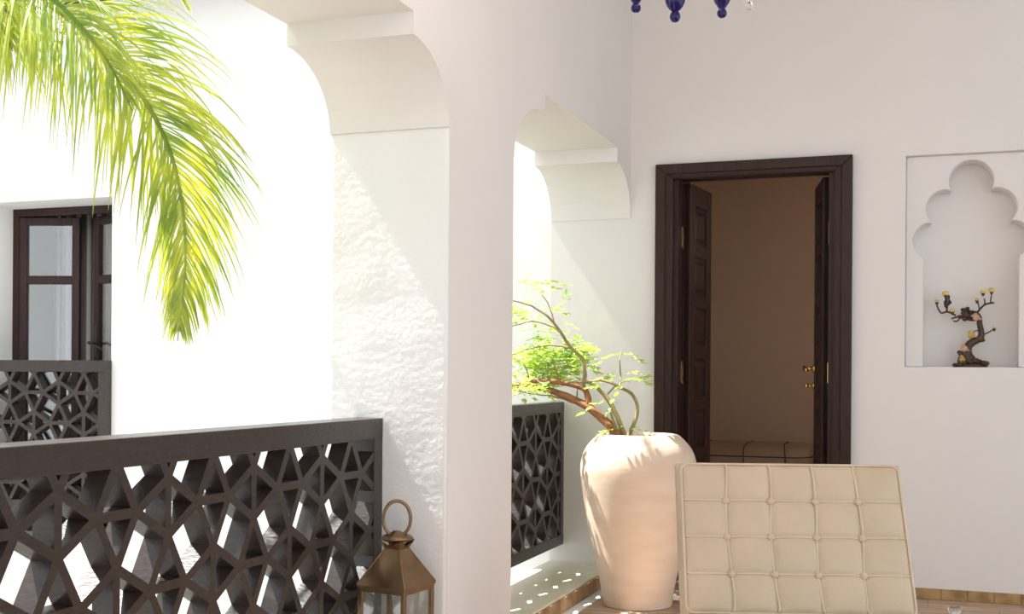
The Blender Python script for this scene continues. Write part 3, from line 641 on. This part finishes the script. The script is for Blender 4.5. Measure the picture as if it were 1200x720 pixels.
# ------------------------------------------------------------------ tufted leather lounge chair
ch = thing('lounge_chair', 'tan tufted leather lounge chair in front of the door, backrest facing the viewer', 'chair', (-.367,3.714,0), math.radians(16.5))
def tufted(Wd, Hd, th, nx, nz, T, parent, name, seams=True):
    """cushion lying in local xz (x centred, z from 0 up), face towards -y"""
    KX, KZ = nx*14, nz*14; mb = MB()
    def colx(i, z):    # seam lines lean towards the buttons
        return (i/nx-.5)*Wd
    def hgt(a, c):
        ex = min(a,1-a)*Wd; ez = min(c,1-c)*Hd
        fx = abs(math.sin(PI*a*nx)); fz = abs(math.sin(PI*c*nz))
        puff = .014*(fx**.40)*(fz**.40)
        edge = min(1, ex/.02)*.5+min(1, ez/.02)*.5
        if fx < .02 or fz < .02: pass
        return puff + .002*noise.noise((a*9,c*8,3.1)) - .006*math.exp(-(((a*nx-round(a*nx))/.18)**2+((c*nz-round(c*nz))/.18)**2))*(1 if .02 < a < .98 and .02 < c < .98 else 0)
    vs = []; fs = []
    for j in range(KZ+1):
        for i in range(KX+1):
            a, c = i/KX, j/KZ; vs.append(((a-.5)*Wd, -hgt(a,c), c*Hd))
    for j in range(KZ):
        for i in range(KX): q = j*(KX+1)+i; fs.append((q,q+1,q+KX+2,q+KX+1))
    k0 = len(vs)
    ring = [i for i in range(KX+1)]+[j*(KX+1)+KX for j in range(1,KZ+1)]+[KZ*(KX+1)+i for i in range(KX-1,-1,-1)]+[j*(KX+1) for j in range(KZ-1,0,-1)]
    lay = [(.012,.011),(th*.5,.020),(th-.012,.010),(th,-.006)]
    for dy,gr in lay:
        for r in ring:
            x,_,z = vs[r]; sx = 1 if x > Wd/2-1e-6 else (-1 if x < -Wd/2+1e-6 else 0); sz = 1 if z > Hd-1e-6 else (-1 if z < 1e-6 else 0)
            vs.append((x+sx*gr, dy, z+sz*gr))
    m = len(ring)
    for s in range(m):
        s2 = (s+1)%m; fs.append((ring[s],ring[s2],k0+s2,k0+s))
        for l in range(len(lay)-1): fs.append((k0+l*m+s,k0+l*m+s2,k0+(l+1)*m+s2,k0+(l+1)*m+s))
    fs.append(tuple(range(k0+(len(lay)-1)*m, k0+len(lay)*m)))
    mb.add(vs, fs, True)
    cu = mb.build(name, M['leather'], parent, T=T)
    pp = MB(); e = .005
    for yy in (-.001, th-.008):
        rc = .02; cor = []
        for (cx_,cz_,a0) in ((Wd/2-rc,rc,-PI/2),(Wd/2-rc,Hd-rc,0),(-Wd/2+rc,Hd-rc,PI/2),(-Wd/2+rc,rc,PI)):
            for k in range(7): a = a0+PI/2*k/6; cor.append((cx_+(rc+.004)*math.cos(a), yy, cz_+(rc+.004)*math.sin(a)))
        cor = cor+cor[:2]; pp.tube(cor, .0045, 6, up=(0,1,0))
    pp.build('edge_piping', M['piping'], cu, T=T)
    sp = MB()
    for i in range(1,nx):
        pts = []
        for k in range(61):
            c = k/60; x = (i/nx-.5)*Wd+.006*math.sin(c*PI*nz*.5+i)*(1 if 0 < c < 1 else 0)+.003*noise.noise((c*7,i*3.3,.2)); pts.append((x,-.0035-hgt(i/nx,c),c*Hd))
        sp.tube(pts, .0042, 6)
    for j in range(1,nz):
        pts = []
        for k in range(71):
            a = k/70; pts.append(((a-.5)*Wd,-.0025-hgt(a,j/nz),j/nz*Hd+.0022*noise.noise((a*7,j*5.1,2)))); 
        sp.tube(pts, .0034, 6)
    sp.build('seam_piping', M['piping'], cu, T=T)
    for i in range(1,nx):
        for j in range(1,nz):
            c = j/nz; x = (i/nx-.5)*Wd+.006*math.sin(c*PI*nz*.5+i); bt = MB()
            bt.ball((0,0,0), .0125, 1,.6,1, 10)
            for q in range(len(bt.v)): bt.v[q] = bt.v[q]+Vector((x,-.006-hgt(i/nx,c),j/nz*Hd))
            bt.build('button', M['leather'], cu, T=T)
    return cu
BT = Matrix.Translation((0,0,.316)) @ Matrix.Rotation(-math.radians(27.5),4,'X')
tufted(.692,.490,.10,5,4,BT,ch,'back_cushion')
ST = Matrix.Translation((0,-.015,.300)) @ Matrix.Rotation(math.radians(-7),4,'X') @ Matrix.Rotation(-PI/2,4,'X') @ Matrix.Translation((0,0,-.56)) @ Matrix.Translation((0,-.0,0))
ST = Matrix.Translation((0,-.02,.290)) @ Matrix.Rotation(math.radians(-6),4,'X') @ Matrix(((1,0,0,0),(0,0,-1,0),(0,-1,0,0),(0,0,0,1))) 
tufted(.70,.54,.085,5,4,ST,ch,'seat_cushion')
def bar(mb, pts, x, w=.032, t=.012):
    p = smooth_path([(x,y,z) for y,z in pts], 8); n = len(p); vs = []; fs = []
    for i,q in enumerate(p):
        tg = (p[min(n-1,i+1)]-p[max(0,i-1)]).normalized(); nn = Vector((1,0,0)).cross(tg)
        for sx,sn in ((-1,-1),(1,-1),(1,1),(-1,1)): vs.append(q+Vector((sx*w/2,0,0))+nn*sn*t/2)
    for i in range(n-1):
        for k in range(4): fs.append((4*i+k,4*i+(k+1)%4,4*i+4+(k+1)%4,4*i+4+k))
    fs += [(3,2,1,0),tuple(range(4*n-4,4*n))]; mb.add(vs, fs)
for sx in (-1,1):
    a = MB(); bar(a, [(.315,.745),(.20,.50),(.09,.262),(-.06,.190),(-.30,.10),(-.46,.006)], sx*.325); a.build('back_leg', M['chrome'], ch)
    a = MB(); bar(a, [(-.56,.275),(-.40,.255),(-.20,.215),(.02,.155),(.20,.07),(.28,.006)], sx*.325-sx*.0335); a.build('seat_leg', M['chrome'], ch)
    a = MB(); e_ = .384 if sx < 0 else .346; a.box(sx*(e_-.012),sx*e_,.08,.105,.335,.352,b=.002); a.box(sx*.315,sx*(e_-.010),.08,.105,.335,.345,b=.001); a.box(sx*.315,sx*.325,.07,.107,.28,.345); a.build('bracket', M['chrome'], ch)
for b_ in ((-.325,.325,.145,.157,.345,.375),(-.325,.325,.255,.267,.60,.63),(-.30,.30,-.50,-.47,.257,.269)): MB().box(*b_,b=.002).build('cross_bar', M['chrome'], ch)
for k in range(6): z = .36+k*.06; y = .155+(z-.36)*.42; MB().box(-.335,.335,y-.004,y+.001,z,z+.03).build('strap', M['pouf'], ch)
for k in range(6): MB().box(-.30,.30,-.47+k*.08,-.43+k*.08,.262-k*.006+.0,.266-k*.006).build('strap', M['pouf'], ch)

# ------------------------------------------------------------------ glass bottle on the floor right of the chair
bp_ = P(1119,713,3.45)
bt = thing('glass_bottle', 'clear glass bottle neck just showing at the lower edge right of the chair', 'bottle', (bp_.x,bp_.y,0))
H = bp_.z
MB().lathe(spl([(.0,.0),(.04,.0),(.046,.01),(.047,.10),(.046,H-.13),(.036,H-.09),(.019,H-.06),(.0155,H-.03),(.016,H-.012),(.0185,H-.010),(.0185,H),(.0125,H),(.012,H-.05),(.030,H-.095),(.041,H-.13),(.042,.02),(.0,.012)],3),(0,0,0),32).build('bottle_body', M['clear'], bt)

# ------------------------------------------------------------------ bronze blossom tree in the niche
bz = thing('bonsai_sculpture', 'small bronze tree sculpture with yellow blossoms in the wall niche', 'sculpture', (.19,YB+.09,NB))
def q(u, v, dy=0):           # photo pixel -> niche plane, local coordinates
    p = P(u,v,1.0)-Vector((0,0,CAM_Z)); s = (YB+.09+dy)/p.y; return p*s+Vector((0,0,CAM_Z))-Vector((.19,YB+.09,NB))
tr = MB()
tr.tube(smooth_path([q(1137,431),q(1136,424),q(1133,416),q(1134,407),q(1140,401),q(1148,397),q(1150,391),q(1148,380),q(1147,372),q(1143,368)],5), interp([.042,.034,.026,.020,.018,.016,.014,.013,.013,.014],46), 10)
tr.tube(smooth_path([q(1147,373),q(1139,374),q(1130,372),q(1122,371)],5), interp([.012,.011,.011,.006],16), 8)
tr.tube(smooth_path([q(1144,399),q(1150,399),q(1154,398)],4), [.010]*5+[.009]*3+[.006], 8)
tr.tube(smooth_path([q(1129,431),q(1128,423),q(1127,416),q(1122,412)],4), interp([.030,.024,.016,.006],13), 9)
tr.build('trunk', M['bronze'], bz)
bs = MB(); rngb = random.Random(4)
for k in range(70):
    x = rngb.uniform(-.07,.072); bs.ball((x-.008,rngb.uniform(-.05,.05),rngb.uniform(.0,.010)+.028*max(0,1-abs(x-.015)/.075)), rngb.uniform(.009,.016), 1,1,.75, 6)
bs.lathe([(0,0),(.072,0),(.070,.010),(.05,.018),(0,.02)],(-.008,0,0),18)
for v in bs.v: v.z = max(v.z, 0.0)
bs.build('base', M['bronze'], bz)
b1 = MB(); b2 = MB()
for pts,r in (([q(1128,371),q(1120,372),q(1115,374)],.005),([q(1126,372),q(1121,377),q(1117,376)],.004),([q(1128,368),q(1136,365),(q(1145,366)),q(1148,363),q(1153,358),q(1158,356),q(1165,355)],.006),
              ([q(1120,370),q(1116,368),q(1112,366),(q(1108,366)),q(1103,367),q(1100,363),q(1098,358)],.005),([q(1109,366),q(1110,360),q(1109,352),q(1108,347)],.005),
              ([q(1148,363),q(1147,359),q(1146,354)],.004),([q(1154,357),q(1154,353),q(1153,350)],.004),([q(1161,355),q(1161,351),q(1162,346)],.004),
              ([q(1149,392),q(1153,392),q(1158,390),q(1163,387)],.004),([q(1147,388),q(1143,388),q(1141,390)],.003),([q(1122,413),q(1126,415),q(1132,417)],.006)):
    w = smooth_path(pts,5); MB().tube(w, interp([r,r*.85,r*.75],len(w)), 7).build('branch', M['bronze'], bz)
for k in range(26): b1.ball(q(1133+rngb.gauss(0,3.2),368.5+rngb.gauss(0,2.6),rngb.uniform(-.02,.02)), rngb.uniform(.007,.013), 1,1,.8, 6)
for k in range(12): b2.ball(q(1110+rngb.gauss(0,1.6),354+rngb.gauss(0,3),rngb.uniform(-.012,.012)), rngb.uniform(.005,.009), .8,.8,1.3, 6)
b1.build('leaf_cluster', M['bronze'], bz); b2.build('leaf_cluster', M['bronze'], bz)
for (u,v,r) in ((1098,353,.012),(1108,344,.017),(1116,364,.014),(1145,351,.012),(1152,342,.015),(1162,340,.017),(1165,384,.009)):
    f = MB(); c = q(u,v)
    for k in range(6):
        a = k*PI/3+u; f.ball(c+Vector((math.cos(a)*r*.5,math.sin(a)*r*.5,0)), r*.62, .75,.75,1.0, 6)
    f.ball(c+Vector((0,0,r*.2)), r*.5, 1,1,1, 6); f.build('blossom', M['petal'], bz)
    s = MB(); s.lathe([(.002,-.014),(.007,-.006),(.009,.0),(.0,.001)], c+Vector((0,0,-r*.55)), 10); s.build('calyx', M['bronze'], bz)
for (u,v,mt) in ((1144,372.5,'birdstone'),(1138,393,'goldstone'),(1130,409,'birdstone'),(1128,422,'goldstone')):
    f = MB(); c = q(u,v,-.018); f.ball(c, .016, 1.05,.8,1.0, 8); f.ball(c+Vector((-.004,-.003,.014)), .010, 1,.9,.9, 8); f.tube([c+Vector((-.013,-.004,.015)),c+Vector((-.020,-.005,.013))],[.003,.0006],6); f.tube([c+Vector((.010,0,-.003)),c+Vector((.024,0,-.010))],[.008,.003],6)
    f.build('bird', M[mt], bz)

# ------------------------------------------------------------------ chandelier
cc = P(791,26,3.0)
cl = thing('chandelier', 'cobalt blue glass chandelier, only its lower finials in view', 'chandelier', (cc.x,cc.y,cc.z))
def drop(s=1.0, tall=.20):
    return [(0,0),(.007*s,.001*s),(.0120*s,.007*s),(.0138*s,.014*s),(.0122*s,.021*s),(.0088*s,.026*s),(.0095*s,.028*s),(.016*s,.034*s),(.0235*s,.046*s),(.0265*s,.060*s),(.0262*s,.072*s),(.022*s,.088*s),(.014*s,.102*s),(.011*s,.112*s),(.013*s,.120*s),(.0,tall)]
MB().lathe(spl(drop(1.0,.13)[:-1]+[(.012,.16),(.022,.20),(.030,.26),(.022,.33),(.012,.38),(.010,.42),(0,.425)],3),(0,0,0),32).build('centre_stem', M['blue'], cl)
R_ = Rt; F_ = Fw
for (dx,dy,v) in ((-.0965,.03,15),(.1245,.03,20.5),(.0,-.16,-30)):
    o = R_*dx+F_*dy; z0 = P(791,v,3.0+dy).z-cc.z
    MB().lathe(spl([(0,0),(.007,.001),(.0118,.006),(.0128,.012),(.0112,.018),(.0082,.022),(.010,.026),(.020,.042),(.0245,.060),(.024,.078),(.015,.098),(.010,.11),(.012,.125),(0,.13)],3),o+Vector((0,0,z0)),28).build('blue_finial', M['blue'], cl)
    am = MB(); am.tube(smooth_path([Vector((0,0,.22)),o*.5+Vector((0,0,.17)),o+Vector((0,0,z0+.125)),o*1.9+Vector((0,0,.16)),o*2.4+Vector((0,0,.30))],8), .008, 10); am.build('glass_arm', M['clear'], cl)
    MB().lathe([(.0,.29),(.012,.292),(.035,.305),(.042,.33),(.012,.335),(.011,.42),(0,.425)],o*2.4,24).build('candle_cup', M['blue'], cl)
gd = P(878,12,3.02)-cc
MB().lathe(spl([(0,0),(.006,.003),(.010,.012),(.006,.024),(.010,.032),(.016,.05),(.008,.075),(.004,.09),(0,.128)],3),gd,20).build('clear_drop', M['clear'], cl)
for o in (R_*-.0965+F_*.03, R_*.1245+F_*.03, F_*-.16):
    c_ = o*2.4; MB().lathe(spl([(0,.42),(.012,.425),(.018,.445),(.012,.475),(.003,.50),(0,.502)],3),c_,16).build('added_bulb', M['added_bulb'], cl)
    ld = bpy.data.lights.new('gallery_fill_light','POINT'); ld.energy = 4; ld.color = (1,.86,.72); ld.shadow_soft_size = .04  # unseen bulbs above the frame, added and lit to brighten the gallery
    lo = bpy.data.objects.new('gallery_fill_light', ld); C.objects.link(lo); lo.parent = cl; lo.location = c_+Vector((0,0,.53))
rodm = MB(); rodm.tube([(0,0,.42),(0,0,CEIL-cc.z-.02)], .006, 8); rodm.lathe([(0,CEIL-cc.z-.05),(.05,CEIL-cc.z-.04),(.06,CEIL-cc.z-.001),(0,CEIL-cc.z)],(0,0,0),24); rodm.build('hanging_rod', M['oldbrass'], cl)

# ------------------------------------------------------------------ in the dim room
po = thing('ottoman', 'low brown leather ottoman in the dim room behind the door', 'ottoman', (-1.27,8.50,0))
def soft_box(mb, hx, hy, z0, z1, r, N=10):
    """box with rounded corners and a gently domed top"""
    vs = []; fs = []; K = 48; rings = []
    def outline(inset):
        o = []
        for (cx_,cy_,a0) in ((hx-r,hy-r,0),(-hx+r,hy-r,PI/2),(-hx+r,-hy+r,PI),(hx-r,-hy+r,PI*1.5)):
            for k in range(12): a = a0+PI/2*k/11; o.append((cx_+(r)*math.cos(a), cy_+(r)*math.sin(a)))
        return [(x*(1-inset/hx),y*(1-inset/hy)) for x,y in o]
    L = [(0,.01,z0),(0,0,z0+.02),(0,0,z1-.07),(0,.006,z1-.05)]+[(0,.01+.07*(1-math.cos(t)), z1-.05+.05*math.sin(t)) for t in (.4,.8,1.2,1.57)]+[(0,.2,z1+.008),(0,.34,z1+.010)]
    for _,ins,z in L: rings.append([(x,y,z) for x,y in outline(ins)])
    m = len(rings[0])
    for rg_ in rings: vs += rg_
    for i in range(len(rings)-1):
        for k in range(m): fs.append((i*m+k,i*m+(k+1)%m,(i+1)*m+(k+1)%m,(i+1)*m+k))
    fs += [tuple(range(m)), tuple(range((len(rings)-1)*m,len(rings)*m))]
    mb.add(vs, fs, True)
sb = MB(); soft_box(sb,.52,.42,.06,.555,.14); sb.build('upholstery', M['pouf'], po)
sm = MB()
for x in (-.25,.08,.36): sm.tube([(x,-.422,.08),(x,-.422,.485),(x*.99,-.415,.52),(x*.97,-.37,.553),(x*.9,-.20,.568),(x*.9,.1,.568)], .0045, 6)
sm.tube([(-.42,-.4225,.492),(.38,-.4225,.492),(.455,-.402,.492),(.505,-.345,.492),(.522,-.28,.492),(.522,.2,.492)], .004, 6)
sm.build('seam', M['seam'], po)
for sx in (-1,1):
    for sy in (-1,1): MB().lathe([(0,0),(.018,0),(.024,.06),(0,.062)],(sx*.42,sy*.32,0),14).build('foot', M['wood'], po)
sk = P(942,534,1); dv = sk-Vector((0,0,CAM_Z)); pp_ = dv*(9.15/dv.y)+Vector((0,0,CAM_Z))
so = thing('wall_socket', 'small dark round socket on the wall right of the ottoman', 'socket', (pp_.x,9.15,pp_.z))
s = MB(); s.tube([(0,0,0),(0,-.012,0)], .045, 24); s.build('plate', M['black'], so)
s = MB(); s.tube([(0,-.012,0),(0,-.020,0)], .026, 20); s.build('insert', M['seam'], so)
pl = thing('added_room_lamp', 'small warm pendant lamp, unseen, added to brighten the dim room behind the door', 'lamp', (.5,7.3,2.0))  # added lamp, never in view, lifts the brightness of the room
MB().lathe([(.02,.20),(.13,.02),(.135,.02),(.03,.215),(.0,.218)],(0,0,0),24).build('shade', M['oldbrass'], pl)
MB().tube([(0,0,.21),(0,0,.544)], .004, 8).build('cord', M['black'], pl)
MB().ball((0,0,.07), .035, n=10).build('added_bulb', M['added_bulb'], pl)
MB().tube([(0,0,.10),(0,0,.215)], .014, 10).build('socket', M['black'], pl)
ld = bpy.data.lights.new('room_fill_light','POINT'); ld.energy = 13; ld.color = (1,.80,.62); ld.shadow_soft_size = .05
lo = bpy.data.objects.new('room_fill_light', ld); C.objects.link(lo); lo.parent = pl; lo.location = (0,0,-.02)
